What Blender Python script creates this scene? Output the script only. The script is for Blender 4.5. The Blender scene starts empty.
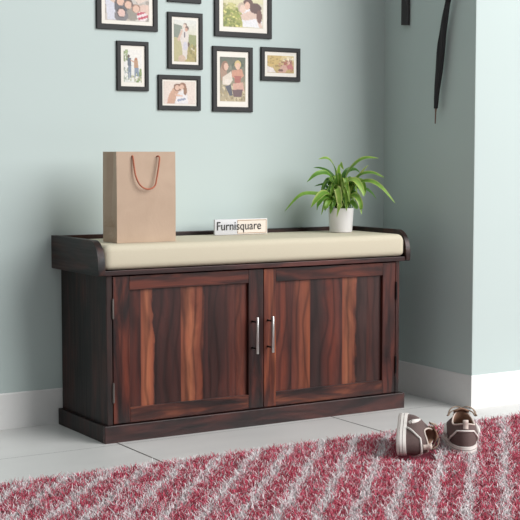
import bpy, bmesh, math, random
import numpy as np
from mathutils import Vector, Matrix
R = math.radians
rng = np.random.default_rng(7)
random.seed(7)
SC = bpy.context.scene
COL = SC.collection
SC.view_settings.view_transform = 'Standard'
SC.view_settings.look = 'None'
SC.view_settings.exposure = 0.0

# ------------------------------------------------------------------ helpers
def lin(c):
    return tuple(((v/255)/12.92 if v/255 <= .04045 else ((v/255+.055)/1.055)**2.4) for v in c)
def rgba(c): return (*lin(c), 1)

def empty(name, label, cat, loc=(0,0,0), rotz=0, group=None, mat=None):
    o = bpy.data.objects.new(name, None); COL.objects.link(o)
    o.location = loc; o.rotation_euler = (0,0,rotz)
    if mat is not None: o.matrix_world = mat
    o.empty_display_size = .05
    tag(o, label, cat, group); return o
def tag(o, label, cat, group=None):
    o['label'] = label; o['category'] = cat
    if group: o['group'] = group
    return o
def obj(name, bm, mats, parent=None, smooth=False, angle=None):
    me = bpy.data.meshes.new(name)
    if isinstance(bm, bmesh.types.BMesh):
        bmesh.ops.recalc_face_normals(bm, faces=bm.faces)
        bm.to_mesh(me); bm.free()
    else:
        v, f = bm; me.from_pydata(v, [], f)
    if not isinstance(mats, (list, tuple)): mats = [mats]
    for m in mats: me.materials.append(m)
    if smooth:
        me.shade_smooth()
        if angle: me.set_sharp_from_angle(angle=R(angle))
    o = bpy.data.objects.new(name, me); COL.objects.link(o)
    if parent: o.parent = parent
    return o
def box(bm, x0, x1, y0, y1, z0, z1, bev=0, seg=2, mi=0):
    r = bmesh.ops.create_cube(bm, size=1)
    vs = r['verts']
    for v in vs:
        v.co = Vector((x0 if v.co.x < 0 else x1, y0 if v.co.y < 0 else y1, z0 if v.co.z < 0 else z1))
    fs = set(f for v in vs for f in v.link_faces)
    for f in fs: f.material_index = mi
    if bev:
        es = list(set(e for v in vs for e in v.link_edges))
        bmesh.ops.bevel(bm, geom=es, offset=bev, segments=seg, profile=.5, affect='EDGES')
def BM(*a, **k):
    bm = bmesh.new()
    if a: box(bm, *a, **k)
    return bm
def loft(bm, rings, closed=True, cap0=False, cap1=False, mi=0):
    vr = [[bm.verts.new(p) for p in r] for r in rings]
    n = len(vr[0])
    for a, b in zip(vr[:-1], vr[1:]):
        for i in range(n if closed else n-1):
            j = (i+1) % n
            f = bm.faces.new((a[i], a[j], b[j], b[i])); f.material_index = mi
    if cap0: bm.faces.new(vr[0][::-1]).material_index = mi
    if cap1: bm.faces.new(vr[-1]).material_index = mi
    return vr
def tube(bm, pts, rad, n=8, caps=True, mi=0, flat=1.0):
    pts = [Vector(p) for p in pts]; rings = []
    up = Vector((0.13, 0.21, 1)).normalized()
    for i, p in enumerate(pts):
        t = (pts[min(i+1, len(pts)-1)] - pts[max(i-1, 0)]).normalized()
        a = t.cross(up)
        if a.length < 1e-3: a = t.cross(Vector((1,0,0)))
        a.normalize(); b = t.cross(a)
        r = rad[i] if isinstance(rad, (list, tuple)) else rad
        rings.append([p + a*math.cos(2*math.pi*k/n)*r + b*math.sin(2*math.pi*k/n)*r*flat for k in range(n)])
    return loft(bm, rings, True, caps, caps, mi)
def smoothpts(ctrl, n=8):
    P = [Vector(c) for c in ctrl]; P = [P[0]*2-P[1]] + P + [P[-1]*2-P[-2]]
    out = []
    for i in range(1, len(P)-2):
        for k in range(n):
            t = k/n
            out.append(.5*((2*P[i]) + (P[i+1]-P[i-1])*t + (2*P[i-1]-5*P[i]+4*P[i+1]-P[i+2])*t*t + (3*P[i]-P[i-1]-3*P[i+1]+P[i+2])*t**3))
    out.append(P[-2].copy()); return out

# ------------------------------------------------------------------ materials
class NT:
    def __init__(s, name):
        s.m = bpy.data.materials.new(name); s.m.use_nodes = True
        s.t = s.m.node_tree; s.b = s.t.nodes['Principled BSDF']
    def n(s, typ, **k):
        x = s.t.nodes.new(typ)
        for a, v in k.items():
            if a in x.inputs.keys(): x.inputs[a].default_value = v
            else: setattr(x, a, v)
        return x
    def l(s, a, b): s.t.links.new(a, b)
    def set(s, **k):
        for a, v in k.items(): s.b.inputs[a.replace('_', ' ')].default_value = v
    def math(s, op, a, b=None, clamp=False):
        x = s.t.nodes.new('ShaderNodeMath'); x.operation = op; x.use_clamp = clamp
        for i, v in enumerate((a, b)):
            if v is None: continue
            if isinstance(v, (int, float)): x.inputs[i].default_value = v
            else: s.l(v, x.inputs[i])
        return x.outputs[0]
    def coord(s, scale=(1,1,1), loc=(0,0,0), rot=(0,0,0)):
        tc = s.n('ShaderNodeTexCoord'); mp = s.n('ShaderNodeMapping')
        mp.inputs['Scale'].default_value = scale; mp.inputs['Location'].default_value = loc; mp.inputs['Rotation'].default_value = rot
        s.l(tc.outputs['Object'], mp.inputs[0]); return mp.outputs[0]
    def noise(s, vec, scale=1, detail=3, rough=.5, dist=0):
        x = s.n('ShaderNodeTexNoise'); x.inputs['Scale'].default_value = scale; x.inputs['Detail'].default_value = detail
        x.inputs['Roughness'].default_value = rough; x.inputs['Distortion'].default_value = dist
        s.l(vec, x.inputs['Vector']); return x.outputs['Fac']
    def ramp(s, fac, stops, interp='LINEAR'):
        x = s.n('ShaderNodeValToRGB'); x.color_ramp.interpolation = interp
        e = x.color_ramp.elements
        while len(e) < len(stops): e.new(.5)
        for el, (p, c) in zip(e, stops): el.position = p; el.color = c
        s.l(fac, x.inputs[0]); return x.outputs[0]
    def mix(s, a, b, fac, blend='MIX'):
        x = s.n('ShaderNodeMix'); x.data_type = 'RGBA'; x.blend_type = blend
        for sock, v in ((x.inputs[6], a), (x.inputs[7], b), (x.inputs[0], fac)):
            if isinstance(v, (int, float, tuple)): sock.default_value = v
            else: s.l(v, sock)
        return x.outputs[2]
    def bump(s, h, strength=.2, dist=.01):
        x = s.n('ShaderNodeBump'); x.inputs['Strength'].default_value = strength; x.inputs['Distance'].default_value = dist
        s.l(h, x.inputs['Height']); s.l(x.outputs[0], s.b.inputs['Normal'])

def plain(name, c, rough=.5, metal=0, var=.06, nscale=40, bump=0, **k):
    t = NT(name); f = t.noise(t.coord(), nscale, 3)
    l = lin(c)
    t.l(t.ramp(f, [(.3, (*[v*(1-var) for v in l], 1)), (.7, (*[min(1, v*(1+var)) for v in l], 1))]), t.b.inputs['Base Color'])
    t.set(Roughness=rough, Metallic=metal, **k)
    if bump: t.bump(f, bump, .002)
    return t.m

def wood(name, dark, mid, light, grain='X', seed=0, bright=1.0, stops=None, across='X', rng_=(0,1), joints=(), rough=.32, streak=(.40,.50,.64)):
    """dark-stained rosewood. stops: plank colours laid across rng_ along the axis `across`."""
    t = NT(name)
    def sc(a, g):  # stretched along the grain axis
        return {'X': (g,a,a), 'Y': (a,g,a), 'Z': (a,a,g)}[grain]
    off = (seed*1.7, seed*.9, seed*2.3)
    def crd(scale):
        v = t.coord(scale, off)
        if not stops: return v
        tc = t.n('ShaderNodeTexCoord'); sp = t.n('ShaderNodeSeparateXYZ'); t.l(tc.outputs['Object'], sp.inputs[0])
        idx = 0.0
        for j_ in joints: idx = t.math('ADD', t.math('GREATER_THAN', sp.outputs[across], rng_[0]+j_*(rng_[1]-rng_[0])), idx)
        cb = t.n('ShaderNodeCombineXYZ'); t.l(t.math('MULTIPLY', idx, 3.7), cb.inputs[1]); t.l(t.math('MULTIPLY', idx, 1.9), cb.inputs[2])
        ad = t.n('ShaderNodeVectorMath'); ad.operation = 'ADD'; t.l(v, ad.inputs[0]); t.l(cb.outputs[0], ad.inputs[1]); return ad.outputs[0]
    big = t.noise(crd(sc(14, 2.2)), 1, 4, .55, 1.6)
    c = t.ramp(big, [(streak[0]-.12, rgba(dark)), (streak[0], rgba(dark)), (streak[1], rgba(mid)), (streak[2], rgba(light)), (.85, rgba(mid))])
    if stops:
        tc = t.n('ShaderNodeTexCoord'); sp = t.n('ShaderNodeSeparateXYZ'); t.l(tc.outputs['Object'], sp.inputs[0])
        warp = t.noise(crd(sc(9, 5.0)), 1, 4, .55, 1.4)
        wob = t.math('MULTIPLY', t.math('SUBTRACT', warp, .5), .10)
        lc = t.math('DIVIDE', t.math('SUBTRACT', sp.outputs[across], rng_[0]), rng_[1]-rng_[0], True)
        js = [(0, (0,0,0,1))]
        for a_, b_ in zip((0,)+joints, joints+(1,)): js += [((a_+b_)/2, (1,1,1,1)), (b_, (0,0,0,1))]
        wob = t.math('MULTIPLY', wob, t.ramp(lc, js))
        co = t.math('ADD', sp.outputs[across], wob)
        co = t.math('DIVIDE', t.math('SUBTRACT', co, rng_[0]), rng_[1]-rng_[0], True)
        pc = t.ramp(co, [(p, rgba(q)) for p, q in stops])
        shade = t.ramp(big, [(.32, (.45,.38,.36,1)), (.5, (.95,.92,.9,1)), (.68, (1.3,1.2,1.15,1))])
        c = t.mix(pc, shade, .75, 'MULTIPLY')
    fine = t.noise(t.coord(sc(150, 5), off), 1, 5, .65, .3)
    c = t.mix(c, t.ramp(fine, [(.3, (.62,.58,.56,1)), (.55, (1,1,1,1)), (.75, (1.2,1.16,1.1,1))]), .55, 'MULTIPLY')
    wv = t.n('ShaderNodeTexWave'); wv.wave_type = 'BANDS'; wv.bands_direction = {'X':'Z','Y':'Z','Z':'X'}[grain]
    wv.inputs['Scale'].default_value = 1.0; wv.inputs['Distortion'].default_value = 12; wv.inputs['Detail'].default_value = 2; wv.inputs['Detail Scale'].default_value = .8
    t.l(crd(sc(8, 3.0)), wv.inputs['Vector'])
    c = t.mix(c, t.ramp(wv.outputs['Fac'], [(.0, (.30,.24,.22,1)), (.22, (.85,.82,.8,1)), (.45, (1,1,1,1)), (1, (1.12,1.08,1.04,1))]), .62, 'MULTIPLY')
    c = t.mix(c, (bright, bright, bright, 1), 1.0, 'MULTIPLY')
    t.l(c, t.b.inputs['Base Color'])
    t.l(t.ramp(fine, [(.3, (rough+.1,)*3+(1,)), (.7, (rough-.04,)*3+(1,))]), t.b.inputs['Roughness'])
    t.bump(fine, .08, .001); t.set(Specular_IOR_Level=.38)
    return t.m

# walls
def wallmat():
    t = NT('wall_paint'); f = t.noise(t.coord(), 1.2, 2)
    t.l(t.ramp(f, [(.3, rgba((188,202,199))), (.7, rgba((191,205,202)))]), t.b.inputs['Base Color'])
    g = t.noise(t.coord(), 260, 3); t.bump(g, .03, .001); t.set(Roughness=.7); return t.m
M_wall = wallmat()
M_base = plain('baseboard_white', (232,232,230), .4, var=.01)
def floormat():
    t = NT('floor_tile')
    tc = t.n('ShaderNodeTexCoord'); sp = t.n('ShaderNodeSeparateXYZ'); t.l(tc.outputs['Object'], sp.inputs[0])
    def lines(sock, off, period, w):
        a = t.math('DIVIDE', t.math('SUBTRACT', sock, off-50*period), period)
        fr = t.math('FRACT', a)
        d = t.math('MINIMUM', fr, t.math('SUBTRACT', 1.0, fr))
        return t.math('LESS_THAN', d, w/period)
    gx = lines(sp.outputs['X'], .0245, .785, .0028)
    gy = lines(sp.outputs['Y'], -.040, .785, .0013)
    f = t.noise(t.coord((1,2.5,1)), 2.5, 5, .6, .6)
    c = t.ramp(f, [(.3, rgba((203,203,200))), (.7, rgba((212,212,209)))])
    c = t.mix(c, rgba((22,20,20)), gx); c = t.mix(c, rgba((60,58,56)), t.math('MULTIPLY', gy, .8))
    t.l(c, t.b.inputs['Base Color'])
    t.l(t.ramp(f, [(.3, (.28,)*3+(1,)), (.7, (.36,)*3+(1,))]), t.b.inputs['Roughness'])
    return t.m
M_floor = floormat()

# ------------------------------------------------------------------ setting
WY, X1, Y1 = .3513, 1.2909, -.1587
def struct(name, bm, m, **k):
    o = obj(name, bm, m, **k); o['kind'] = 'structure'; return o
struct('floor', BM(-4, 5, -5, WY+.1, -.1, 0), M_floor)
struct('wall_back', BM(-4, X1+.1, WY+.004, WY+.12, 0, 2.7), M_wall)
bm = BM(X1+.004, 5, Y1+.004, WY+.12, 0, 2.7, bev=.002, seg=2)
struct('wall_right', bm, M_wall)
def base_profile(path, bbh=.1156, th=.006):
    """skirting with chamfered top extruded along path [(x,y,nx,ny)...] (n = out of the wall)"""
    bm = bmesh.new(); rings = []
    for x, y, nx, ny in path:
        pr = [(-.002, 0), (th-.002, 0), (th-.002, bbh-.004), (th-.004, bbh), (-.002, bbh)]
        rings.append([(x+nx*(d+.0), y+ny*(d+.0), z) for d, z in pr])
    loft(bm, rings, True, True, True); return bm
struct('baseboard_back', base_profile([(-4, WY+.004, 0, -1), (X1+.004, WY+.004, 0, -1)]), M_base)
struct('baseboard_right', base_profile([(X1+.004, WY+.004, -1, 0), (X1+.004, Y1+.004, -1, -1), (5, Y1+.004, 0, -1)]), M_base)

# ------------------------------------------------------------------ bench cabinet
D, M_, Lt = (26,13,13), (60,26,21), (98,46,33)
W_h = wood('rosewood_horizontal', D, M_, Lt, 'X', 1)
W_h2 = wood('rosewood_plinth', (30,18,18), (50,26,25), (72,37,32), 'X', 4)
W_v = wood('rosewood_vertical', D, M_, Lt, 'Z', 2)
W_tray = wood('rosewood_tray', (40,21,21), (64,33,32), (90,48,42), 'X', 6)
W_side = wood('rosewood_shaded_side_panel', (14,10,10), (32,18,16), (56,28,22), 'Z', 3, rough=.5)  # same rosewood, darkened: shade on the bench's end is painted into its colour
W_sideb = wood('rosewood_shaded_side_board', (14,10,10), (30,18,16), (58,30,24), 'Y', 5, rough=.45)  # left tray end, likewise with its shade painted in as darker wood
W_back = wood('rosewood_back_board', (20,11,11), (38,18,16), (60,28,22), 'X', 8)
DK, DR, MD, OR, LO = (40,22,22), (62,32,29), (88,45,37), (120,66,48), (146,90,64)
W_pl = wood('rosewood_left_door_panel', D, M_, Lt, 'Z', 11, rng_=(.077,.498), joints=(.10,.43,.66,.89), stops=[
    (0, DR), (.06, (78,36,28)), (.098, DR), (.102, OR), (.15, LO), (.20, OR), (.215, DK), (.30, DR), (.36, (48,24,22)), (.428, DR),
    (.432, OR), (.50, LO), (.56, OR), (.60, (104,54,38)), (.625, DK), (.658, DR), (.662, (50,26,24)), (.78, DR), (.888, MD), (.892, (70,34,28)), (.94, (100,50,36)), (1, MD)])
W_pr = wood('rosewood_right_door_panel', D, M_, Lt, 'Z', 15, rng_=(.601,1.030), joints=(.155,.325,.625,.86), stops=[
    (0, MD), (.08, (100,48,34)), (.153, DR), (.157, MD), (.24, OR), (.323, (132,72,48)), (.327, DK), (.40, (54,34,32)), (.44, DR), (.53, (96,44,32)), (.58, MD), (.623, DR),
    (.627, OR), (.68, LO), (.74, OR), (.765, (52,32,30)), (.858, (60,40,38)), (.862, (72,38,32)), (.93, (60,38,36)), (1, (52,30,28))])
W_rail_l = wood('rosewood_lower_rail', (30,16,16), (70,34,27), (124,68,46), 'X', 21, streak=(.40,.53,.66))
W_stile_o = wood('rosewood_orange_stile', (60,28,22), (100,48,34), (150,84,54), 'Z', 24, streak=(.36,.47,.60))
W_stile_d = wood('rosewood_dark_stile', (30,17,17), (56,28,25), (84,40,32), 'Z', 27)
M_steel = plain('brushed_steel', (205,203,200), .28, metal=.9, var=.03)
M_hinge = plain('hinge_metal', (120,116,112), .4, metal=.85, var=.05)
M_hinged = plain('hinge_metal_dark', (40,36,36), .4, metal=.8, var=.05)

BW, BD = 1.10, .342
bench = empty('storage_bench', 'dark-stained rosewood two-door storage bench with a raised back and rounded side boards', 'bench', (0,0,0))
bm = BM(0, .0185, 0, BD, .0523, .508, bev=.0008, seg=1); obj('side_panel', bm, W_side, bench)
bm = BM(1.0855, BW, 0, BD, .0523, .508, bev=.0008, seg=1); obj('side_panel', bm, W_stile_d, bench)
obj('back_panel', BM(.0185, 1.0855, BD-.012, BD, .0523, .508), W_back, bench)
obj('bottom_panel', BM(.0185, 1.0855, .02, BD-.012, .0523, .066), W_back, bench)
# plinth: mitred frame
bm = bmesh.new()
box(bm, -.0148, BW+.0148, -.0148, .004, 0, .0523, bev=.0015)
obj('plinth', bm, W_h2, bench)
for x0, x1 in ((-.0148, .004), (BW-.004, BW+.0148)):
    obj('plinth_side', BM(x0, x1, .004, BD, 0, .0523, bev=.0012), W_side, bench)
# top tray
obj('seat_board', BM(-.0105, 1.1155, -.013, BD-.017, .508, .5225, bev=.0012), W_tray, bench)
def side_board(x0, x1, mat):
    prof = [(BD, .508), (BD, .613), (.048, .613)]
    for k in range(1, 13):     # rounded front shoulder
        a = k/12*math.pi/2
        prof.append((.048 - .0655*math.sin(a)**.92, .530 + .083*math.cos(a)**.9 if k < 12 else .530))
    prof += [(-.0175, .520), (-.0165, .510), (-.014, .508)]
    bm = bmesh.new()
    loft(bm, [[(x0, y, z) for y, z in prof], [(x1, y, z) for y, z in prof]], True, True, True)
    es = [e for e in bm.edges if abs(e.verts[0].co.x-e.verts[1].co.x) < 1e-6]
    bmesh.ops.bevel(bm, geom=es, offset=.0015, segments=2, profile=.5, affect='EDGES')
    return obj('side_board', bm, mat, bench, smooth=True, angle=35)
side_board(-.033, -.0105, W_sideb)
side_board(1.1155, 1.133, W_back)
obj('back_board', BM(-.0105, 1.1155, BD-.017, BD, .508, .612, bev=.0015), W_back, bench)
# doors
def door(x0, x1, xa, xb, w_stL, w_stR, w_panel, w_top, w_bot, side):
    z0, z1, za, zb = .0545, .5035, .100, .461
    bm = BM(xa-.004, xb+.004, .0105, .017, za-.004, zb+.004)
    d = obj('door', bm, w_panel, bench)
    obj('stile', BM(x0, xa, 0, .019, z0, z1, bev=.0008, seg=1), w_stL, d)
    obj('stile', BM(xb, x1, 0, .019, z0, z1, bev=.0008, seg=1), w_stR, d)
    obj('rail', BM(xa, xb, 0, .019, zb, z1, bev=.0008, seg=1), w_top, d)
    obj('rail', BM(xa, xb, 0, .019, z0, za, bev=.0008, seg=1), w_bot, d)
    hx = .5114 if side == 'L' else .5696
    bm = bmesh.new()
    tube(bm, [(hx, -.032, .236), (hx, -.032, .2375), (hx, -.032, .3515), (hx, -.032, .353)], [.0040, .0048, .0048, .0040], 12)
    for z in (.252, .337):
        tube(bm, [(hx, .001, z), (hx, -.004, z), (hx, -.0285, z)], [.0042, .0028, .0026], 10, mi=1)
    obj('handle', bm, [M_steel, M_hinged], d, smooth=True, angle=40)
    hx = x0-.0015 if side == 'L' else x1+.0015
    for z in (.1505, .4065):
        bm = bmesh.new()
        tube(bm, [(hx, -.0025, z-.029), (hx, -.0025, z+.029)], .0036, 10)
        for k in (-1, 1): tube(bm, [(hx, -.0025, z+k*.029), (hx, -.0025, z+k*.031)], .0024, 8)
        obj('hinge', bm, M_hinge if side == 'L' else M_hinged, d, smooth=True, angle=40)
    return d
door(.0215, .5535, .077, .498, W_v, W_stile_d, W_pl, W_h, W_rail_l, 'L')
door(.5555, 1.0835, .601, 1.030, W_stile_o, W_stile_d, W_pr, W_h, W_rail_l, 'R')

# ------------------------------------------------------------------ cushion
M_cush = NT('cream_fabric')
f = M_cush.noise(M_cush.coord((1,1,1)), 500, 2)
M_cush.l(M_cush.ramp(f, [(.3, rgba((198,190,166))), (.7, rgba((206,198,176)))]), M_cush.b.inputs['Base Color'])
M_cush.set(Roughness=.75); M_cush.bump(f, .08, .001)
M_cush = M_cush.m
bm = bmesh.new()
CX0, CX1, CY0, CY1, CZ0, CZ1 = -.0095, 1.1145, -.0135, .322, .5235, .5995
nx, r = 60, .021
prof = []
for (cy, cz, a0) in ((CY0+r*.8, CZ0+r*.5, 180), (CY0+r, CZ1-r, 180), (CY1-r, CZ1-r, 90), (CY1-r*.6, CZ0+r*.5, 0)):
    pass
def rrect(y0, y1, z0, z1, r, n=7):
    out = []
    for cy, cz, a0 in ((y0+r, z0+r, 180), (y1-r, z0+r, 270), (y1-r, z1-r, 0), (y0+r, z1-r, 90)):
        for k in range(n):
            a = R(a0 + 90*k/(n-1)); out.append((cy+r*math.cos(a), cz+r*math.sin(a)))
    return out
rings = []
N = 48
xs = []
for k in range(9): a = math.pi/2*k/8; xs.append((CX0 + .024*(1-math.sin(a)), 1-math.cos(a)))
xs = [(CX0+.024*(1-math.cos(math.pi/2*k/8)), .022*(1-math.sin(math.pi/2*k/8))) for k in range(9)]
mid = [(CX0+.024+(CX1-CX0-.048)*k/N, 0) for k in range(1, N)]
xs = xs + mid + [(CX1-(x-CX0), s) for x, s in xs[::-1]]
for x, s in xs:
    s = s*1.0
    u = (x-CX0)/(CX1-CX0)
    puff = .0015*math.sin(math.pi*u)
    rr = max(.004, .021 - s*.6)
    rings.append([(x, y, z) for y, z in rrect(CY0+s*.8-puff*.5, CY1-s*.8, CZ0+s*.35, CZ1-s+puff*.3, rr)])
loft(bm, rings, True, True, True)
cu = obj('seat_cushion', bm, M_cush, None, smooth=True, angle=60)
tag(cu, 'long cream upholstered seat cushion lying in the tray of the wooden bench', 'cushion')

# ------------------------------------------------------------------ paper bag
def bagmat(name, c):
    t = NT(name)
    f = t.noise(t.coord((1,1,1)), 14, 4, .5, .5); g = t.noise(t.coord((1,1,.3)), 220, 3)
    k = t.ramp(f, [(.3, rgba(tuple(v-7 for v in c))), (.7, rgba(c))])
    t.l(k, t.b.inputs['Base Color']); t.set(Roughness=.72)
    s = t.math('ADD', f, t.math('MULTIPLY', g, .12)); t.bump(s, .35, .004); return t.m
M_bag = bagmat('kraft_paper', (188,164,142)); M_bagin = bagmat('kraft_paper_inside', (150,128,112))
M_rope = plain('orange_brown_cord', (176,104,78), .7, var=.15, nscale=300, bump=.4)
BZ = .6003
bag = empty('paper_bag', 'plain light brown paper gift bag with orange cord handles on the cushion', 'bag', (.0605,.05,BZ))
bw, bdp, bh = .2015, .100, .2785
bm = bmesh.new()
nz = 24
rings = []
for k in range(nz+1):
    z = bh*k/nz; t = k/nz
    pin = .0105*max(0, 1-abs(t-.16)/.11)                      # dented gusset low on the side
    g = .004 + .010*max(0, (t-.22)/.78) + pin                    # gusset folds inward towards the top
    bul = .0015*math.sin(math.pi*t)
    lean = -.002*t
    y0, y1 = -bul, bdp - .004*t + bul
    x0, x1 = lean*0 + -.000, bw
    ym = (y0+y1)/2
    ring = []
    for u in np.linspace(0, 1, 9): ring.append((x0+(x1-x0)*u, y0 - .0012*math.sin(math.pi*u), z))
    for u in (.25, .5, .75): ring.append((x1-g*(1-abs(u-.5)*2), y0+(y1-y0)*u, z))
    for u in np.linspace(1, 0, 9): ring.append((x0+(x1-x0)*u, y1 + .0012*math.sin(math.pi*u), z))
    for u in (.75, .5, .25): ring.append((x0-.006*t*(u>.6)+g*(1-abs(u-.5)*2), y0+(y1-y0)*u, z))
    rings.append(ring)
loft(bm, rings, True, True, False)
b = obj('bag_body', bm, [M_bag, M_bagin], bag)
md = b.modifiers.new('thick', 'SOLIDIFY'); md.thickness = .0012; md.offset = -1; md.material_offset_rim = 0; md.material_offset = 1
for s, yy in ((0, -.004), (1, bdp)):
    bm = bmesh.new()
    y = yy-.001
    hx0, hx1 = .053, .143
    if s == 0:
        P = [(hx0, .002, bh-.014), (hx0, y, bh-.016), (hx0+.002, y-.004, bh-.045), (hx0+.006, y-.008, bh-.075), (hx0+.020, y-.011, bh-.103), (hx0+.044, y-.012, bh-.1145), (hx0+.068, y-.011, bh-.106), (hx1-.013, y-.009, bh-.080), (hx1-.006, y-.008, bh-.045), (hx1-.002, y-.006, bh-.020), (hx1-.004, y-.003, bh-.014), (hx1-.006, .002, bh-.015)]
    else:
        P = [(hx0, y-.004, bh-.014), (hx0, y+.004, bh-.016), (hx0+.004, y+.006, bh-.06), (hx0+.03, y+.006, bh-.105), (hx1-.03, y+.006, bh-.105), (hx1-.004, y+.006, bh-.06), (hx1, y+.004, bh-.016), (hx1, y-.004, bh-.014)]
    pts = smoothpts(P, 6)
    tube(bm, pts, .0026, 8)
    obj('handle', bm, M_rope, bag, smooth=True)

# ------------------------------------------------------------------ name plaque
M_plq = plain('plaque_pale_grey', (206,207,210), .4, var=.01)
M_plc = plain('plaque_cream', (226,216,204), .5, var=.01)
M_tan = plain('plaque_tan_line', (160,122,86), .5, var=.02)
M_blk = plain('black_lettering', (24,22,24), .5, var=.02)
PX0, PX1, PZ0, PZ1, PY = .5097, .7170, .6003, .6535, .240
plq = empty('name_plaque', 'small pale plaque lettered Furnisquare with a tan outline, standing on the cushion', 'sign', ((PX0+PX1)/2, PY, PZ0))
pw, ph = PX1-PX0, PZ1-PZ0
obj('board', BM(-pw/2, pw/2, 0, .008, 0, ph, bev=.0022, seg=3), M_plq, plq, smooth=True, angle=40)
xa, xb, za, zb = -pw/2+.088, pw/2-.005, .0045, ph-.0045
obj('cream_field', BM(xa, pw/2-.002, -.0006, 0, .002, ph-.002), M_plc, plq)
bm = bmesh.new(); lw = .0016
box(bm, xa, xb, -.0011, -.0006, zb-lw, zb); box(bm, xa, xb, -.0011, -.0006, za, za+lw)
box(bm, xb-lw, xb, -.0011, -.0006, za+lw, zb-lw)
box(bm, xa, xa+lw, -.0011, -.0006, zb-.008, zb-lw); box(bm, xa, xa+lw, -.0011, -.0006, za+lw, za+.008)
obj('outline', bm, M_tan, plq)
cu_ = bpy.data.curves.new('lettering', 'FONT'); cu_.body = 'Furnisquare'; cu_.size = .0365; cu_.extrude = .0004; cu_.offset = .0; cu_.space_character = 1.02
to = bpy.data.objects.new('tmp', cu_); COL.objects.link(to)
bpy.context.view_layer.update()
me = bpy.data.meshes.new_from_object(to.evaluated_get(bpy.context.evaluated_depsgraph_get()))
bpy.data.objects.remove(to)
xsv = [v.co.x for v in me.vertices]; wid = max(xsv)-min(xsv); sc = .172/wid
for v in me.vertices:
    x, y, z = v.co; v.co = ((x-min(xsv))*sc - pw/2 + .0085, -.0015 - z, y*1.12 + .0170)
me.materials.clear(); me.materials.append(M_blk)
tx = bpy.data.objects.new('lettering', me); COL.objects.link(tx); tx.parent = plq

# ------------------------------------------------------------------ potted plant
M_pot = plain('white_ceramic', (226,224,224), .35, var=.01)
M_soil = plain('potting_soil', (40,30,22), .95, var=.4, nscale=150, bump=.6)
def leafmat():
    t = NT('leaf_green')
    at = t.n('ShaderNodeAttribute'); at.attribute_name = 'tint'
    f = t.noise(t.coord(), 60, 3)
    c = t.mix(at.outputs['Color'], t.ramp(f, [(.3, (.8,.85,.8,1)), (.7, (1.15,1.1,1.1,1))]), 1.0, 'MULTIPLY')
    t.l(c, t.b.inputs['Base Color']); t.set(Roughness=.42)
    tr = t.n('ShaderNodeBsdfTranslucent'); t.l(c, tr.inputs['Color'])
    mx = t.n('ShaderNodeMixShader'); mx.inputs[0].default_value = .3
    out = t.t.nodes['Material Output']
    t.l(t.b.outputs[0], mx.inputs[1]); t.l(tr.outputs[0], mx.inputs[2]); t.l(mx.outputs[0], out.inputs['Surface'])
    return t.m
M_leaf = leafmat(); M_stem = plain('stem_green', (120,150,70), .5, var=.1)
PCX, PCY, PCZ = .984, .185, .6003
plant = empty('potted_plant', 'green plant with long arching leaves in a white ceramic pot on the cushion', 'plant', (PCX, PCY, PCZ))
bm = bmesh.new()
pr = [(.0, .0), (.036, .0), (.0385, .0015), (.0392, .004), (.0445, .080), (.0448, .083), (.0436, .0845), (.0420, .083), (.0405, .074), (0, .073)]
rings = [[(max(r_, .0002)*math.cos(2*math.pi*k/40), max(r_, .0002)*math.sin(2*math.pi*k/40), z) for k in range(40)] for r_, z in pr]
loft(bm, rings, True, True, True)
obj('pot', bm, M_pot, plant, smooth=True, angle=50)
bm = bmesh.new()
rings = [[(rr*math.cos(2*math.pi*k/32), rr*math.sin(2*math.pi*k/32), .0745+.006*(1-(rr/.0405)**2)+.0015*math.sin(k*5+rr*900)) for k in range(32)] for rr in (.0405, .034, .026, .017, .008, .001)]
loft(bm, rings, True, False, True); obj('soil', bm, M_soil, plant, smooth=True)
# leaves: (lateral, depth, up) control points in metres from the pot centre; lateral axis faces the viewer's right
VR = Vector((math.cos(R(34)), -math.sin(R(34)), 0)); VF = Vector((math.sin(R(34)), math.cos(R(34)), 0))
S = 4.67/1341.6
leaf_v, leaf_f, leaf_c = [], [], []
def leaf(pts, w, col, edge=None, fold=.35, roll=0.0, wmax=.45):
    P = smoothpts([VR*a + VF*b + Vector((0,0,c)) for a, b, c in pts], 7)
    n = len(P); base = len(leaf_v)
    for i, p in enumerate(P):
        t = i/(n-1); tan = (P[min(i+1, n-1)]-P[max(i-1, 0)]).normalized()
        a = tan.cross(Vector((0,0,1)))
        if a.length < .15: a = VR.copy()
        a.normalize()
        up = a.cross(tan)
        r1 = max(((a*math.cos(q)+up*math.sin(q)) for q in (roll, -roll)), key=lambda v: -v.cross(tan).dot(VF))
        a = r1.normalized(); up = a.cross(tan)
        # slender leaf: narrow petiole, widest at wmax, pointed tip
        s = (t/wmax)**.9 if t < wmax else ((1-t)/(1-wmax))**.75
        ww = w*1.25*max(.09, math.sin(min(1, s)*math.pi/2)) if t < 1 else w*.02
        for q, lift in ((-1, 1), (-.5, .42), (0, 0), (.5, .42), (1, 1)):
            leaf_v.append(p + a*ww*q*.94 + up*ww*fold*lift)
            cc = edge if (edge and abs(q) == 1) else col
            f_ = 1.18 if q == 0 else 1.0
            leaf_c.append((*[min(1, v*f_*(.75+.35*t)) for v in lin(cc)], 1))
    for i in range(n-1):
        for j in range(4):
            a0 = base+i*5+j; leaf_f.append((a0, a0+1, a0+6, a0+5))
def px(x, y, d=0): return ((x-342)*S, d, (232.5-y)*S)
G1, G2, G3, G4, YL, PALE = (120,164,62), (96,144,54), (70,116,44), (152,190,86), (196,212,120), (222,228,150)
o_ = px(343, 206)
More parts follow.
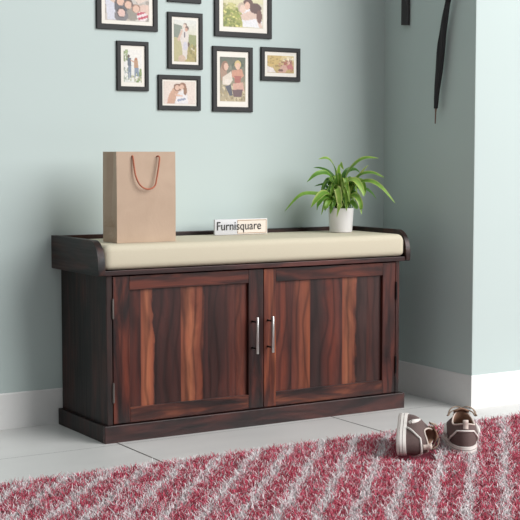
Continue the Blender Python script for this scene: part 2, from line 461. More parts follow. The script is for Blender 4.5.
L = [
 ([px(340,206), px(338,188,-.02), px(335,168,-.04), px(328,159,-.06), px(319,159.5,-.07)], .0085, G1, YL),
 ([px(343,206), px(346,182,-.01), px(352,169,-.02), px(364,159,-.03), px(379,158.5,-.035)], .0105, G1, YL),
 ([px(340,206), px(336,186,-.03), px(328,174,-.06), px(318,174,-.08), px(308,182,-.09)], .0098, G2, G4),
 ([px(341,206), px(337,184,.02), px(330,173,.03), px(322,169,.03), px(314,168,.03)], .0070, G3, G2),
 ([px(339,206), px(335,196,.03), px(326,186,.05), px(321,185.5,.05), px(315,187,.05)], .0045, G3, G2),
 ([px(339,206), px(330,197,-.02), px(318,194,-.05), px(302,195,-.07), px(286,211,-.08)], .0085, G1, G4),
 ([px(339,206), px(332,196,-.05), px(325,193,-.07), px(318,199,-.09), px(312,207,-.10)], .0120, G1, YL),
 ([px(339,206), px(331,198,-.05), px(325,197,-.07), px(320,203,-.08), px(318,210,-.08)], .0085, G2, G4),
 ([px(344,206), px(352,188,-.03), px(360,176,-.04), px(372,173,-.05), px(385,178,-.06)], .0090, G2, YL),
 ([px(345,206), px(356,186,-.03), px(369,181,-.06), px(381,187,-.08), px(395,203,-.09)], .0080, G1, YL),
 ([px(344,206), px(354,190,.02), px(363,189,.03), px(371,192,.03), px(378,200,.03)], .0080, G3, G2),
 ([px(343,206), px(352,190,-.02), px(358,180,-.03), px(363,172,-.035), px(369,165,-.04)], .0088, YL, PALE),
 ([px(340,206), px(337,190,-.045), px(339,191,-.06), px(340.5,204,-.075), px(337.5,217,-.075)], .0105, G4, PALE),
 ([px(344,206), px(352,196,-.05), px(357,196,-.07), px(361,204,-.08), px(362,214,-.085)], .0090, G1, YL),
 ([px(344,206), px(355,184,.0), px(361,181,0), px(365,188,-.02), px(365,196,-.03)], .0085, G1, G4),
 ([px(343,206), px(347,184,-.05), px(355,180,-.07), px(361,187,-.085), px(364,196,-.09)], .0100, G4, YL),
 ([px(341,206), px(340,180,-.03), px(340,170,-.05), px(341,164,-.06), px(344,170,-.09)], .0085, G1, YL),
 ([px(341,206), px(334,186,.02), px(330,180,.03), px(331,188,.03), px(330,196,.03)], .0080, G3, G2),
 ([px(342,206), px(343,184,.04), px(348,172,.05), px(356,170,.07), px(362,174,.08)], .0085, G3, G2),
 ([px(342,206), px(333,200,-.04), px(329,202,-.06), px(327,207,-.07), px(325,210,-.07)], .0075, G1, G4),
 ([px(342,206), px(351,202,-.045), px(354,203,-.06), px(357,207,-.07), px(358,209,-.07)], .0075, G2, G4),
]
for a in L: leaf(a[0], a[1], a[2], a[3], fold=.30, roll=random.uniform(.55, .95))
for k in range(72):    # dense heart of the rosette
    ang = random.uniform(0, 2*math.pi); rad = random.uniform(.018, .062); hh = random.uniform(.115, .195)
    dx, dy = math.cos(ang), math.sin(ang)
    b0 = (dx*.014, dy*.014, .078)
    leaf([b0, (dx*rad*.35, dy*rad*.35, hh*.72), (dx*rad*.75, dy*rad*.75, hh), (dx*rad*1.05, dy*rad*1.05, hh-random.uniform(.0,.03)), (dx*rad*1.3, dy*rad*1.3, hh-random.uniform(.02,.065))],
         random.uniform(.0055, .0095), random.choice((G1, G1, G2, G3, G4)), random.choice((G2, G4, YL)), roll=random.uniform(-.6, .6))
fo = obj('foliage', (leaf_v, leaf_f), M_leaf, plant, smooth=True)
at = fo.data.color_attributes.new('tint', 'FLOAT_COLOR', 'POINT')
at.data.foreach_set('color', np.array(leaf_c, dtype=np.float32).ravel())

# ------------------------------------------------------------------ umbrella and strap on the return wall
M_umb = plain('black_nylon', (24,24,26), .55, var=.25, nscale=60)
M_fer = plain('bronze_ferrule', (120,96,84), .35, metal=.7)
M_hand = plain('dark_handle', (26,20,18), .35)
UX = X1-.020
um = empty('umbrella', 'closed black umbrella hanging point-down against the grey-green wall', 'umbrella', (UX, .0270, .977))
def U(y, z): return (0, y-.0527, z-.977)
ctrl = [(.0500,1.030,.0062),(.0440,1.095,.0092),(.0330,1.165,.0115),(.0235,1.245,.0128),(.0125,1.30,.0110),(.0030,1.345,.0098),(-.0120,1.40,.0085),(-.0400,1.50,.0100),(-.0700,1.60,.0120),(-.0880,1.66,.0090)]
pts = smoothpts([U(y, z) for y, z, r_ in ctrl], 6)
rr = [p.x for p in smoothpts([(r_, 0, 0) for y, z, r_ in ctrl], 6)]
bm = bmesh.new(); rings = []
for i, (p, r_) in enumerate(zip(pts, rr)):
    n = 48; ring = []
    for k in range(n):
        a = 2*math.pi*k/n
        q = r_*(1 + .14*math.cos(8*(a + i*.05)))
        ring.append((p.x + q*math.cos(a), p.y + q*math.sin(a), p.z))
    rings.append(ring)
loft(bm, rings, True, True, True); obj('canopy', bm, M_umb, um, smooth=True)
bm = bmesh.new(); tube(bm, [U(.0527,.977), U(.0524,.980), U(.0505,1.015), U(.0500,1.032)], [.0012,.0022,.0026,.0045], 10); obj('ferrule', bm, M_fer, um, smooth=True)
bm = bmesh.new(); tube(bm, [U(-.0100,1.392), U(-.0140,1.407)], .0102, 20); obj('strap', bm, M_umb, um, smooth=True)
bm = bmesh.new(); tube(bm, smoothpts([U(-.086,1.655), U(-.115,1.76), U(-.122,1.80), U(-.105,1.835), U(-.08,1.83), U(-.072,1.80)], 6), .008, 12); obj('handle', bm, M_hand, um, smooth=True)
M_strap = plain('charcoal_strap', (58,56,58), .8, var=.1, nscale=200, bump=.3)
bm = bmesh.new()
rings = []
for k in range(13):
    z = k/12*.40; yy = -.0004*k
    rings.append([(q, y+yy, z + (0 if k else .0015*math.sin(y*90))) for q, y in ((0, -.0200), (-.009, -.0200), (-.012, -.014), (-.012, .014), (-.009, .0200), (0, .0200))])
loft(bm, rings, True, True, True)
st = obj('hanging_strap', bm, M_strap, None, smooth=True, angle=40)
st.location = (X1+.003, .2245, 1.3335)
tag(st, 'flat charcoal grey strap hanging down the wall to the left of the umbrella', 'strap')

# ------------------------------------------------------------------ framed photographs
M_frame = plain('black_frame', (17,18,19), .6, var=.08)
M_mat = plain('white_mat_board', (232,228,218), .7, var=.01)
def photomat():
    t = NT('photo_print'); at = t.n('ShaderNodeAttribute'); at.attribute_name = 'print'
    g = t.noise(t.coord(), 160, 4)
    c = t.mix(at.outputs['Color'], t.ramp(g, [(.3, (.9,.9,.9,1)), (.7, (1.08,1.08,1.08,1))]), 1.0, 'MULTIPLY')
    t.l(c, t.b.inputs['Base Color']); t.set(Roughness=.45); return t.m
M_photo = photomat()
def paint(nx, ny, ops):
    X, Y = np.meshgrid(np.linspace(0,1,nx), np.linspace(0,1,ny)); img = np.ones((ny, nx, 3))*.9
    for o in ops:
        k = o[0]
        if k == 'grad':
            for i in range(3): img[..., i] = o[1][i]/255*(1-Y) + o[2][i]/255*Y
            continue
        if k == 'noise':   # mottled patches inside a rectangle
            _, x0, y0, x1, y1, c, n, r_ = o
            for _i in range(n):
                cx, cy = rng.uniform(x0, x1), rng.uniform(y0, y1); rr_ = rng.uniform(.4, 1)*r_
                m = ((X-cx)**2+(Y-cy)**2 < rr_**2); img[m] = np.clip(np.array(c)/255*rng.uniform(.82, 1.15), 0, 1)
            continue
        if k == 'el':
            _, cx, cy, rx, ry, c = o[:6]; an = R(o[6]) if len(o) > 6 else 0
            u = (X-cx)*math.cos(an)+(Y-cy)*math.sin(an); v = -(X-cx)*math.sin(an)+(Y-cy)*math.cos(an)
            m = (u/rx)**2+(v/ry)**2 < 1
        elif k == 'rect':
            _, x0, y0, x1, y1, c = o; m = (X >= x0)&(X <= x1)&(Y >= y0)&(Y <= y1)
        elif k == 'poly':
            _, P, c = o; m = np.zeros_like(X, bool); j = len(P)-1
            for i in range(len(P)):
                xi, yi = P[i]; xj, yj = P[j]
                if yi != yj: m ^= ((yi > Y) != (yj > Y)) & (X < (xj-xi)*(Y-yi)/(yj-yi)+xi)
                j = i
        elif k == 'stripes':
            _, cx, cy, rx, ry, c1, c2, n = o
            m0 = ((X-cx)/rx)**2+((Y-cy)/ry)**2 < 1
            ph = np.floor((Y-(X-cx)*(-.45))*n) % 2
            img[m0&(ph < 1)] = np.array(c1)/255; img[m0&(ph >= 1)] = np.array(c2)/255
            continue
        img[m] = np.array(c)/255
    return img
def picture(x0, x1, z0, z1, fb, mb, mbz, ops, label, group='framed photographs on the wall'):
    w, h = x1-x0, z1-z0
    t = empty('picture_frame', label, 'picture', ((x0+x1)/2, WY+.004, z0), group=group)
    bm = bmesh.new()
    prof = [(0, 0), (0, -.0068), (.0012, -.0080), (fb-.0020, -.0080), (fb, -.0068), (fb, -.003), (fb, 0)]
    cor = [(-w/2, 0, 1, 1), (w/2, 0, -1, 1), (w/2, h, -1, -1), (-w/2, h, 1, -1)]
    rings = [[(cx+sx*d, y, cz+sz*d) for d, y in prof] for cx, cz, sx, sz in cor]
    vr = [[bm.verts.new(p) for p in r] for r in rings]
    for i in range(4):
        a, b_ = vr[i], vr[(i+1) % 4]
        for k in range(len(prof)): 
            j = (k+1) % len(prof); bm.faces.new((a[k], a[j], b_[j], b_[k]))
    obj('frame', bm, M_frame, t)
    obj('mat_board', BM(-w/2+fb-.001, w/2-fb+.001, -.004, -.001, fb-.001, h-fb+.001), M_mat, t)
    pw_, ph_ = w-2*(fb+mb), h-2*(fb+mbz)
    nx_, ny_ = 56, int(56*ph_/pw_)
    img = paint(nx_, ny_, ops)*.93
    V = [(-pw_/2+pw_*i/(nx_-1), -.0046, fb+mbz+ph_*(1-j/(ny_-1))) for j in range(ny_) for i in range(nx_)]
    F = [(j*nx_+i, (j+1)*nx_+i, (j+1)*nx_+i+1, j*nx_+i+1) for j in range(ny_-1) for i in range(nx_-1)]
    p = obj('photo', (V, F), M_photo, t)
    a = p.data.color_attributes.new('print', 'FLOAT_COLOR', 'POINT')
    l = np.where(img <= .04045, img/12.92, ((img+.055)/1.055)**2.4)
    a.data.foreach_set('color', np.concatenate([l, np.ones((*l.shape[:2], 1))], 2).astype(np.float32).ravel())
    return t
SK, SK2, HB, HD = (226,186,164), (206,160,138), (110,84,70), (70,60,58)
# 1 group seen from above (large, top left)
picture(0.1364, 0.3573, 1.2757, 1.4482, .0175, .0135, .0125, [
    ('grad', (196,190,182), (206,198,190)), ('noise', 0, .3, 1, 1, (178,168,156), 40, .07),
    ('poly', [(0,.3),(.3,.55),(.35,1),(.05,1)], (214,216,226)), ('poly', [(.55,.2),(1,.0),(1,.35),(.75,.5)], (226,206,192)),
    ('poly', [(.0,.35),(.12,.3),(.35,.5),(.3,.58)], (222,196,178)),
    ('el', .42, .58, .22, .30, (92,92,98)), ('el', .62, .80, .14, .2, (150,144,132)), ('el', .36, .86, .16, .18, (120,118,120)),
    ('poly', [(.68,.55),(1,.5),(1,.8),(.8,.75)], (222,192,176)),
    ('el', .33, .42, .105, .15, HD), ('el', .34, .45, .085, .12, SK), ('el', .52, .52, .10, .14, HB), ('el', .52, .54, .08, .11, SK),
    ('el', .36, .77, .10, .14, HD), ('el', .37, .78, .082, .115, (228,192,180)), ('el', .70, .63, .10, .13, (150,112,90)), ('el', .70, .64, .078, .105, SK),
    ('el', .55, .2, .11, .14, HB), ('el', .55, .22, .085, .11, SK),
    ('stripes', .84, .85, .13, .14, (190,60,84), (238,226,226), 14)],
    'large black framed photo of a huddle of faces seen from below, topmost at left')
# 2 couple holding hands
picture(0.2073, 0.3226, 1.0792, 1.2404, .0140, .011, .0135, [
    ('grad', (238,236,230), (232,232,226)), ('noise', .0, .0, .22, .35, (150,166,120), 26, .06), ('noise', .0, .55, .3, .95, (176,184,168), 22, .05),
    ('noise', .72, .55, 1, 1, (132,154,96), 30, .06), ('noise', .35, .75, 1, .98, (190,190,160), 20, .05), ('rect', .05, .68, .28, .72, (180,186,186)),
    ('el', .27, .20, .07, .05, (96,82,72)), ('poly', [(.20,.25),(.40,.25),(.42,.50),(.22,.50)], (98,108,120)), ('poly', [(.24,.5),(.40,.5),(.40,.86),(.34,.86),(.32,.6),(.31,.88),(.25,.88)], (120,134,150)),
    ('poly', [(.38,.30),(.58,.36),(.57,.39),(.38,.34)], SK2),
    ('el', .68, .30, .085, .06, (176,116,84)), ('poly', [(.58,.32),(.78,.32),(.82,.56),(.58,.56)], (190,150,118)), ('poly', [(.60,.55),(.82,.55),(.86,.80),(.78,.82),(.70,.66),(.64,.86),(.58,.84)], (132,146,164))],
    'small black framed portrait photo of a couple standing hand in hand on a white background')
# 3 adult carrying a child
picture(0.3945, 0.5270, 1.1566, 1.3439, .0150, .0085, .0095, [
    ('grad', (226,228,222), (196,184,140)), ('poly', [(0,.10),(.35,.14),(.45,.5),(.0,.45)], (132,142,128)), ('poly', [(0,.42),(.5,.45),(.4,1),(0,1)], (186,178,132)),
    ('poly', [(.65,.34),(1,.36),(1,.72),(.55,.6)], (150,156,108)), ('poly', [(.5,.6),(1,.78),(1,1),(.4,1)], (176,160,104)), ('noise', .6, .6, 1, 1, (160,150,90), 22, .06),
    ('poly', [(.30,.22),(.52,.20),(.66,.36),(.62,.62),(.56,.95),(.40,.95),(.34,.6),(.26,.45)], (222,214,206)), ('poly', [(.14,.48),(.34,.22),(.40,.26),(.22,.52)], (214,182,164)),
    ('el', .50, .12, .08, .05, (140,116,100)), ('el', .47, .15, .07, .05, (228,206,190)), ('el', .58, .20, .08, .06, (120,100,88)), ('el', .55, .23, .06, .045, SK2),
    ('poly', [(.44,.28),(.50,.30),(.49,.42),(.44,.42)], (110,104,112)), ('el', .50, .62, .10, .10, (206,204,214)), ('el', .35, .93, .16, .09, (206,180,156)), ('poly', [(.62,.52),(.70,.56),(.68,.66),(.60,.62)], (112,86,72))],
    'black framed portrait photo of an adult lifting a child in a field')
# 4 two women hugging
picture(0.3578, 0.5187, 1.0185, 1.1352, .0150, .006, .006, [
    ('grad', (232,218,206), (232,216,206)), ('poly', [(.12,.98),(.16,.6),(.30,.28),(.45,.22),(.46,.5),(.40,1),(.12,1)], (206,164,138)),
    ('poly', [(.34,1),(.42,.55),(.62,.38),(.74,.55),(.78,1)], (236,232,232)), ('el', .44, .26, .13, .17, (128,88,66)), ('el', .60, .20, .11, .15, (150,108,84)), ('el', .68, .40, .06, .2, (152,112,86)),
    ('el', .43, .28, .075, .12, SK), ('el', .57, .24, .07, .11, SK), ('poly', [(.10,.98),(.14,.70),(.24,.72),(.20,1)], SK2), ('poly', [(.42,.80),(.68,.72),(.70,.80),(.44,.90)], (150,158,180)), ('poly', [(.36,.55),(.60,.62),(.60,.68),(.36,.64)], SK)],
    'small black framed landscape photo of two women hugging on a pale pink background')
# 5 couple in sunlit field (large, top)
picture(0.5739, 0.8020, 1.2717, 1.4562, .0175, .0165, .0165, [
    ('grad', (232,226,196), (196,190,120)), ('poly', [(0,.42),(.2,.38),(.5,.5),(.45,1),(0,1)], (160,164,80)), ('noise', 0, .45, .5, .98, (136,148,64), 60, .05), ('noise', 0, .5, .5, .98, (206,200,120), 30, .035),
    ('rect', .78, .3, 1, 1, (220,214,190)), ('noise', .0, .3, .3, .5, (190,186,120), 20, .05),
    ('poly', [(.46,.55),(.66,.38),(.88,.55),(.97,.80),(.97,1),(.48,1)], (236,236,238)), ('poly', [(.42,.64),(.70,.48),(.90,.62),(.98,1),(.90,1),(.82,.72),(.54,.80),(.46,.76)], (224,196,180)),
    ('el', .62, .30, .13, .16, (96,66,58)), ('el', .80, .42, .15, .15, (92,60,56)), ('el', .90, .66, .07, .2, (116,78,68)), ('el', .46, .42, .10, .15, (196,178,156)), ('el', .485, .46, .075, .12, (230,202,184)), ('el', .60, .36, .07, .11, SK)],
    'large black framed photo of a couple embracing in a sunlit green field, topmost at right')
# 6 mother and child
picture(0.5655, 0.7245, 1.0168, 1.2386, .0165, .0125, .0190, [
    ('grad', (96,100,88), (186,170,136)), ('noise', 0, 0, 1, .25, (92,106,86), 30, .06), ('noise', 0, .05, 1, .4, (120,120,104), 16, .06), ('noise', 0, .6, 1, 1, (196,182,150), 50, .06), ('noise', 0, .75, 1, 1, (164,148,112), 30, .04),
    ('poly', [(.0,.30),(.08,.14),(.22,.12),(.30,.5),(.06,.55)], (172,140,118)), ('el', .20, .20, .13, .11, (150,112,90)), ('el', .24, .22, .09, .085, SK), ('poly', [(.10,.46),(.44,.32),(.50,.52),(.36,.64),(.10,.62)], (226,214,198)),
    ('el', .70, .16, .13, .09, (218,190,130)), ('el', .70, .20, .10, .075, (232,192,166)), ('poly', [(.46,.30),(.86,.26),(.94,.42),(.72,.52),(.46,.44)], (206,150,124)), ('poly', [(.56,.42),(.84,.42),(.80,.58),(.58,.58)], (176,104,92)),
    ('poly', [(.20,.66),(.42,.62),(.50,.86),(.38,.88)], (86,88,98)), ('el', .30, .56, .12, .06, (236,226,214)), ('poly', [(.50,.60),(.90,.56),(.96,.76),(.52,.74)], (214,168,150)), ('poly', [(.48,.74),(.90,.72),(.84,.90),(.54,.90)], (110,84,86))],
    'tall black framed photo of a mother and small blond child sitting on straw')
# 7 golden field
picture(0.7583, 0.9209, 1.1274, 1.2432, .0150, .0115, .0130, [
    ('grad', (226,204,150), (186,160,100)), ('poly', [(0,0),(.55,0),(.4,.5),(0,.6)], (206,178,112)), ('noise', .0, .1, .5, .75, (196,166,98), 30, .06), ('noise', .4, .2, 1, .9, (170,120,90), 40, .05),
    ('poly', [(0,.62),(.20,.72),(.34,1),(0,1)], (236,226,220)), ('poly', [(.40,.9),(.55,.55),(.70,.45),(.80,.7),(.66,1),(.42,1)], (214,170,152)), ('el', .82, .34, .10, .15, (150,84,76)), ('el', .80, .40, .06, .1, SK), ('el', .68, .44, .07, .10, (170,104,84)),
    ('poly', [(.70,.55),(.92,.45),(1,.75),(.78,.80)], (196,120,118)), ('el', .50, .85, .10, .08, (120,84,70)), ('noise', .5, .1, 1, .3, (232,220,190), 14, .05)],
    'small black framed landscape photo of people in a golden field, rightmost on the wall')
# 8 bottom edge of a frame
picture(0.3951, 0.5220, 1.3769, 1.5343, .0140, .010, .0090, [
    ('grad', (220,220,214), (228,224,214)), ('noise', 0, .6, 1, 1, (196,196,186), 20, .07)],
    'black picture frame cut off by the top of the photo, only its lower edge showing')

# ------------------------------------------------------------------ shag rug
RX0, RX1, RY0, RY1 = -1.35, 2.05, -2.05, -.405
M_rugb = plain('rug_backing', (150,60,80), .95, var=.3, nscale=60)
rug = empty('shag_rug', 'crimson and white striped shag pile rug on the floor in front of the bench', 'rug', (0,0,0))
obj('rug_backing', BM(RX0, RX1, RY0, RY1, .0, .008), M_rugb, rug)
def pilemat():
    t = NT('shag_pile'); at = t.n('ShaderNodeAttribute'); at.attribute_name = 'yarn'
    f = t.noise(t.coord(), 90, 2)
    c = t.mix(at.outputs['Color'], t.ramp(f, [(.3, (.88,.88,.88,1)), (.7, (1.08,1.08,1.08,1))]), 1.0, 'MULTIPLY')
    t.l(c, t.b.inputs['Base Color']); t.set(Roughness=.6, Sheen_Weight=.2)
    ge = t.n('ShaderNodeNewGeometry'); va = t.n('ShaderNodeVectorMath'); va.operation = 'MULTIPLY_ADD'
    t.l(ge.outputs['Normal'], va.inputs[0]); va.inputs[1].default_value = (.55, .55, .55); va.inputs[2].default_value = (.1, -.35, .75)
    vn = t.n('ShaderNodeVectorMath'); vn.operation = 'NORMALIZE'; t.l(va.outputs[0], vn.inputs[0]); t.l(vn.outputs[0], t.b.inputs['Normal'])
    tr = t.n('ShaderNodeBsdfTranslucent'); t.l(c, tr.inputs['Color']); mx = t.n('ShaderNodeMixShader'); mx.inputs[0].default_value = .10
    t.l(t.b.outputs[0], mx.inputs[1]); t.l(tr.outputs[0], mx.inputs[2]); t.l(mx.outputs[0], t.t.nodes['Material Output'].inputs['Surface'])
    return t.m
M_pile = pilemat()
SH_R = dict(o=np.array((.760,-.760)), ang=R(34)); SH_L = dict(o=np.array((.542,-.722)), ang=R(40))
def make_pile():
    def pts(n, x0, x1, y0, y1): return np.stack([rng.uniform(x0, x1, n), rng.uniform(y0, y1, n)], 1)
    P = np.concatenate([pts(220000, -.75, 1.65, -1.50, RY1), pts(14000, RX0, -.75, -1.5, RY1), pts(9000, 1.65, RX1, -1.5, RY1), pts(22000, RX0, RX1, RY0, -1.5)])
    # leave the shoe soles free
    for s, (w, l0, l1, side) in ((SH_R, (.036, .01, .24, 0)), (SH_L, (.055, -.0, .26, .052))):
        d = P-s['o']; u = np.array((math.sin(s['ang']), math.cos(s['ang']))); v = np.array((math.cos(s['ang']), -math.sin(s['ang'])))
        a, b_ = d@u, d@v - side
        P = P[~((a > l0) & (a < l1) & (np.abs(b_) < w))]
    n = len(P)
    th = R(41.5); st_x = P[:,0] - (P[:,1]+1.0)*math.tan(th)      # stripe coordinate measured along X at y=-1
    wob = .006*np.sin(P[:,1]*23+P[:,0]*11) + rng.normal(0, .0035, n)
    ph = ((st_x + wob + .006)/.1165) % 1.0
    along = P[:,0]*math.sin(th)+P[:,1]*math.cos(th)
    rowi = np.floor((st_x+.006)/.1165)
    ph2 = ((along + .02*np.sin(rowi*2.4) + rng.normal(0, .004, n))/.078) % 1.0
    d1 = np.minimum(ph, 1-ph)                                     # 0 at stripe centre
    white_p = np.where(d1 < .12, .95, np.where(d1 < .17, .5, .09))
    d2 = np.minimum(ph2, 1-ph2)
    white_p = np.maximum(white_p, np.where(d2 < .12, .5, 0))
    near = np.clip((P[:,0]+.35)/.7, 0, 1)                         # stripes read mushier towards the left
    white_p = np.maximum(white_p, .34*(1-near)*(np.sin(P[:,0]*40+P[:,1]*25) > -.2))
    is_w = rng.random(n) < white_p
    red = np.array([lin(c) for c in ((184,34,68),(204,54,88),(160,22,54),(222,96,122),(234,150,168))]); wh = np.array([lin(c) for c in ((240,234,234),(232,220,222),(248,244,244),(236,204,210))])
    ci = rng.choice(5, n, p=[.34,.26,.2,.13,.07]); wi = rng.choice(4, n, p=[.35,.25,.3,.1])
    tip = np.where(is_w[:,None], wh[wi], red[ci])
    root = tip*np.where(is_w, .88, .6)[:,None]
    L_ = rng.uniform(.018, .034, n); az = rng.uniform(0, 2*np.pi, n); lean = rng.uniform(.15, .95, n)
    edge = np.clip((RY1-P[:,1])/.03, 0, 1)
    dx, dy = np.cos(az)*lean, np.sin(az)*lean*1.0
    dy = np.where(edge < 1, np.where(rng.random(n) < .4, dy, -np.abs(dy)*.5), dy)
    wv = rng.uniform(.0007, .0013, n); fa = rng.uniform(0, np.pi, n)
    sx, sy = np.cos(fa)*wv, np.sin(fa)*wv
    z0 = np.full(n, .006)
    base = np.stack([P[:,0], P[:,1], z0], 1)
    side = np.stack([sx, sy, np.zeros(n)], 1)
    nrm = np.sqrt(1+lean**2)
    m = base + np.stack([dx*.25*L_, dy*.25*L_, .55*L_], 1)
    bend = rng.uniform(.5, 1.0, n)
    t_ = base + np.stack([dx*.85*L_, dy*.85*L_, L_*(.55+.45*bend)/nrm**.6], 1)
    V = np.stack([base-side, base+side, m+side, m-side, t_+side*.45, t_-side*.45], 1).reshape(-1, 3)
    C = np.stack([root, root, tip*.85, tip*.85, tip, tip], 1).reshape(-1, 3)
    k = np.arange(n)*6
    F = np.stack([np.stack([k, k+1, k+2, k+3], 1), np.stack([k+3, k+2, k+4, k+5], 1)], 1).reshape(-1)
    me = bpy.data.meshes.new('pile'); nf = 2*n
    me.vertices.add(len(V)); me.vertices.foreach_set('co', V.astype(np.float32).ravel())
    me.loops.add(nf*4); me.loops.foreach_set('vertex_index', F.astype(np.int32))
    me.polygons.add(nf); me.polygons.foreach_set('loop_start', (np.arange(nf)*4).astype(np.int32))
    me.update(calc_edges=True); me.validate()
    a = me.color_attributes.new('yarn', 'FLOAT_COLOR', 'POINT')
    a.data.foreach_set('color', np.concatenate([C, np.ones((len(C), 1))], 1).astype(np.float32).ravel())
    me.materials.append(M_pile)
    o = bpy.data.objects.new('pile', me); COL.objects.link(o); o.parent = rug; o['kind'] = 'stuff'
make_pile()

# ------------------------------------------------------------------ sneakers
M_can = plain('brown_canvas', (100,81,78), .85, var=.12, nscale=500, bump=.3)
M_sole = plain('cream_rubber', (222,216,210), .6, var=.02)
M_line = plain('grey_sole_line', (120,104,106), .6, var=.02)
M_trim = plain('white_trim', (228,222,216), .6, var=.02)
M_lin = plain('tan_lining', (142,108,88), .8, var=.1, nscale=200)
M_dkin = plain('dark_insole', (48,34,30), .9, var=.1)
M_lace = plain('beige_lace', (150,130,112), .8, var=.1, nscale=300)
M_tab = plain('pale_heel_tab', (206,190,180), .7, var=.03)
SL = .250
def halfw(x):
    t = np.clip(x/SL, 0, 1)
    return float(np.interp(t, [0, .06, .18, .35, .5, .7, .85, .95, 1], [.030, .0335, .036, .034, .036, .044, .042, .034, .026]))
def foot(phi, off=0.0, z=0):
    c, s = math.cos(phi), math.sin(phi)
    cx = SL/2 + (SL/2+off)*math.copysign(abs(c)**.9, c)
    y = math.copysign(abs(s)**.72, s)*(halfw(cx)+off)
    return Vector((cx, y, z))
def rim(phi):
    c, s = math.cos(phi), math.sin(phi)
    x = .068 + .058*c; y = .0265*math.copysign(abs(s)**.85, s)
    z = .082 - .010*math.sin(phi)**2 + (.012*max(0, c))
    return Vector((x, y, z))
SOLEH = .026
def upt(phi, v, off=0):
    B = foot(phi, -.002+off, SOLEH-.003); Rm = rim(phi); c = math.cos(phi); fw = max(0, c)**1.2
    a = (1-fw)*(v**1.7) + fw*(v**1.15*.94+.06*v**3)
    hz = (1-fw)*(v**.92) + fw*(.46*(1-(1-v)**4.0) + .54*v**1.7)
    p = B.lerp(Rm, a); p.z = B.z + (Rm.z-B.z)*hz
    # gentle bulge outwards
    n = Vector((c*.3, math.sin(phi), 0)); p += n*(.006*math.sin(math.pi*v)*(1-.5*fw))
    if off: p += n*off
    return p
def sneaker(label, mat, shoe_group):
    t = empty('sneaker', label, 'shoe', mat=mat, group=shoe_group)
    n = 56; ph = [2*math.pi*k/n for k in range(n)]
    bm = bmesh.new()
    lv = [(-.004, 0, 0), (.0, .0015, 0), (.002, .007, 0), (.0015, .0072, 1), (.0015, .0088, 1), (.002, .009, 0), (.002, .0155, 0), (.0012, .0157, 1), (.0012, .0172, 1), (.0018, .0174, 0), (.001, .025, 0), (-.003, SOLEH, 0), (-.006, SOLEH-.001, 0)]
    rings = [[foot(p, o, z + .004*max(0, foot(p).x/SL-.8)/.2*(1 if z > 0 else 1.6)) for p in ph] for o, z, _ in lv]
    vr = [[bm.verts.new(p) for p in r] for r in rings]
    for i in range(len(vr)-1):
        for k in range(n):
            f = bm.faces.new((vr[i][k], vr[i][(k+1) % n], vr[i+1][(k+1) % n], vr[i+1][k])); f.material_index = 1 if lv[i][2] and lv[i+1][2] else 0
    bm.faces.new(vr[0][::-1]); bm.faces.new(vr[-1])
    obj('sole', bm, [M_sole, M_line], t, smooth=True, angle=50)
    # upper
    nv = 22
    bm = bmesh.new(); loft(bm, [[upt(p, k/nv) for p in ph] for k in range(nv+1)], True)
    obj('upper', bm, M_can, t, smooth=True)
    # lining, from the rim down into the shoe
    def inn(p, k): 
        r = rim(p); f = foot(p, -.008, .030); f.x = min(f.x, .165)
        return [r + Vector((0,0,.0015)), r*1 + (Vector((.068,0,r.z))-r)*.07 + Vector((0,0,.001)), r.lerp(f, .4)*1 + (Vector((.068,0,.05))-r)*.08, Vector((f.x, f.y, .034))][k]
    bm = bmesh.new(); vr = loft(bm, [[inn(p, k) for p in ph] for k in range(4)], True)
    obj('lining', bm, M_lin, t, smooth=True)
    bm = bmesh.new(); loft(bm, [[inn(p, 3)+Vector((0,0,-.001)) for p in ph], [Vector((.08+.01*math.cos(p), .005*math.sin(p), .033)) for p in ph]], True, False, True)
    obj('insole', bm, M_dkin, t)
    # white piping round the heel counter and along the collar
    bm = bmesh.new()
    pip = []
    for k in range(41):
        p = math.pi + R(-68) + R(136)*k/40; d = abs(p-math.pi)/R(68)
        pip.append(upt(p, .70 - .62*max(0, d-.45)/.55, .0012))
    tube(bm, pip, .0026, 6); obj('piping', bm, M_trim, t, smooth=True)
    bm = bmesh.new(); tube(bm, [rim(p)+Vector((0,0,.001)) for p in ph[4:-3]], .0022, 6); obj('collar_binding', bm, M_tab, t, smooth=True)
    # side flashes, one each side: a bent tick
    for s in (-1, 1):
        bm = bmesh.new()
        path = [(97, .14), (94, .36), (84, .58), (66, .64)]
        a = smoothpts([upt(math.pi - s*R(180-q*.82)*1.0 if False else s*R(q), v, .0012) for q, v in path], 6)
        w = len(a); tube(bm, a, [.0030+.0035*math.sin(math.pi*min(1, .15+i/w)) for i in range(w)], 6, flat=.35)
        obj('side_flash', bm, M_trim, t, smooth=True)
    # tongue
    bm = bmesh.new(); rings = []
    for k in range(9):
        u = k/8; x = .165 - .052*u; z = .066 + .040*u + .006*math.sin(math.pi*u)
        w = .014 + .008*u - .006*max(0, u-.85)/.15
        rings.append([(x + (.004 if j in (0, 6) else 0)*0, w*(j/3-1), z - .006*(j/3-1)**2) for j in range(7)])
    loft(bm, rings, False)
    o = obj('tongue', bm, M_lin, t, smooth=True); m = o.modifiers.new('t', 'SOLIDIFY'); m.thickness = .004
    # pull tab on the heel
    bm = bmesh.new()
    pts = [upt(math.pi, .78, .0015), upt(math.pi, .9, .002), rim(math.pi)+Vector((-.0025,0,.0)), rim(math.pi)+Vector((-.003,0,.007)), rim(math.pi)+Vector((.002,0,.010)), rim(math.pi)+Vector((.006,0,.004)), rim(math.pi)+Vector((.006,0,-.010))]
    pts = smoothpts(pts, 4)
    rings = [[(p.x, -.0065, p.z), (p.x, .0065, p.z)] for p in pts]
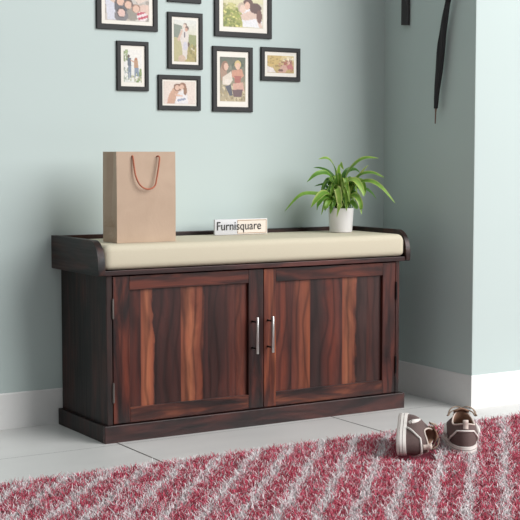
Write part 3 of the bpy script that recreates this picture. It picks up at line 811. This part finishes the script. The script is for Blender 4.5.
    loft(bm, rings, False); o = obj('heel_tab', bm, M_tab, t, smooth=True); m = o.modifiers.new('t', 'SOLIDIFY'); m.thickness = .002; m.offset = 0
    # laces: bars over the vamp and two loose loops falling over the collar
    for k in range(4):
        x = .128 + .017*k
        z = .096 - .017*k*.95
        bm = bmesh.new(); tube(bm, smoothpts([(x+.002, -.020, z-.012), (x, -.010, z+.001), (x, 0, z+.004), (x, .010, z+.001), (x+.002, .020, z-.012)], 4), .0028, 6, flat=.5)
        obj('lace', bm, M_lace, t, smooth=True)
    for s in (-1, 1):
        bm = bmesh.new()
        tube(bm, smoothpts([(.128, 0, .103), (.122, s*.014, .108), (.112, s*.028, .103), (.106, s*.035, .090), (.110, s*.034, .086), (.118, s*.026, .095), (.126, s*.006, .102)], 5), .0034, 6, flat=.4)
        obj('lace_loop', bm, M_lace, t, smooth=True)
    return t
def frame_mat(origin, ex, ez, k=1.0):
    ex = Vector(ex).normalized(); ez = Vector(ez); ez = (ez - ex*ez.dot(ex)).normalized(); ey = ez.cross(ex)
    m = Matrix((ex, ey, ez)).transposed().to_4x4(); m.translation = Vector(origin); return m @ Matrix.Diagonal((1.05*k, 1.16*k, 1.12*k, 1))
a = SH_R['ang']
sneaker('brown canvas sneaker standing upright on the rug, heel to the viewer', frame_mat((*SH_R['o'], .014), (math.sin(a), math.cos(a), 0), (0,0,1)), 'pair of brown sneakers')
a = SH_L['ang']
sneaker('brown canvas sneaker tipped on its side on the rug with its sole facing left', frame_mat((*SH_L['o'], .056), (math.sin(a)*.98, math.cos(a)*.98, .10), (math.cos(a), -math.sin(a), .06), .95), 'pair of brown sneakers')

# ------------------------------------------------------------------ light
def area(name, loc, target, size, power, color=(1,1,1), sy=None):
    l = bpy.data.lights.new(name, 'AREA'); l.energy = power; l.size = size; l.color = color
    if sy: l.shape = 'RECTANGLE'; l.size_y = sy
    o = bpy.data.objects.new(name, l); COL.objects.link(o); o.location = loc
    o.rotation_euler = (Vector(target)-Vector(loc)).to_track_quat('-Z', 'Y').to_euler(); return o
area('key_light', (4.2, -5.6, 4.0), (.5, 0, .5), 5.6, 760, (1, .985, .985))  # large soft area light from high at the front right
w = bpy.data.worlds.new('world'); SC.world = w; w.use_nodes = True
nt = w.node_tree; bg = nt.nodes['Background']
tc = nt.nodes.new('ShaderNodeTexCoord'); sp = nt.nodes.new('ShaderNodeSeparateXYZ'); nt.links.new(tc.outputs['Generated'], sp.inputs[0])
rp = nt.nodes.new('ShaderNodeValToRGB'); rp.color_ramp.elements[0].position = .0; rp.color_ramp.elements[0].color = (.17,.18,.175,1); rp.color_ramp.elements[1].position = .9; rp.color_ramp.elements[1].color = (.9,.93,.96,1)
nt.links.new(sp.outputs['Z'], rp.inputs[0]); nt.links.new(rp.outputs[0], bg.inputs['Color']); bg.inputs['Strength'].default_value = .62

# ------------------------------------------------------------------ camera
cam = bpy.data.cameras.new('camera'); co = bpy.data.objects.new('camera', cam); COL.objects.link(co)
cam.sensor_width = 36; cam.lens = 1341.63/520*36; cam.clip_start = .05
co.location = (-1.69446, -3.65774, .868423)
co.rotation_euler = (R(90-4.4722), 0, -R(31.4235))
SC.camera = co
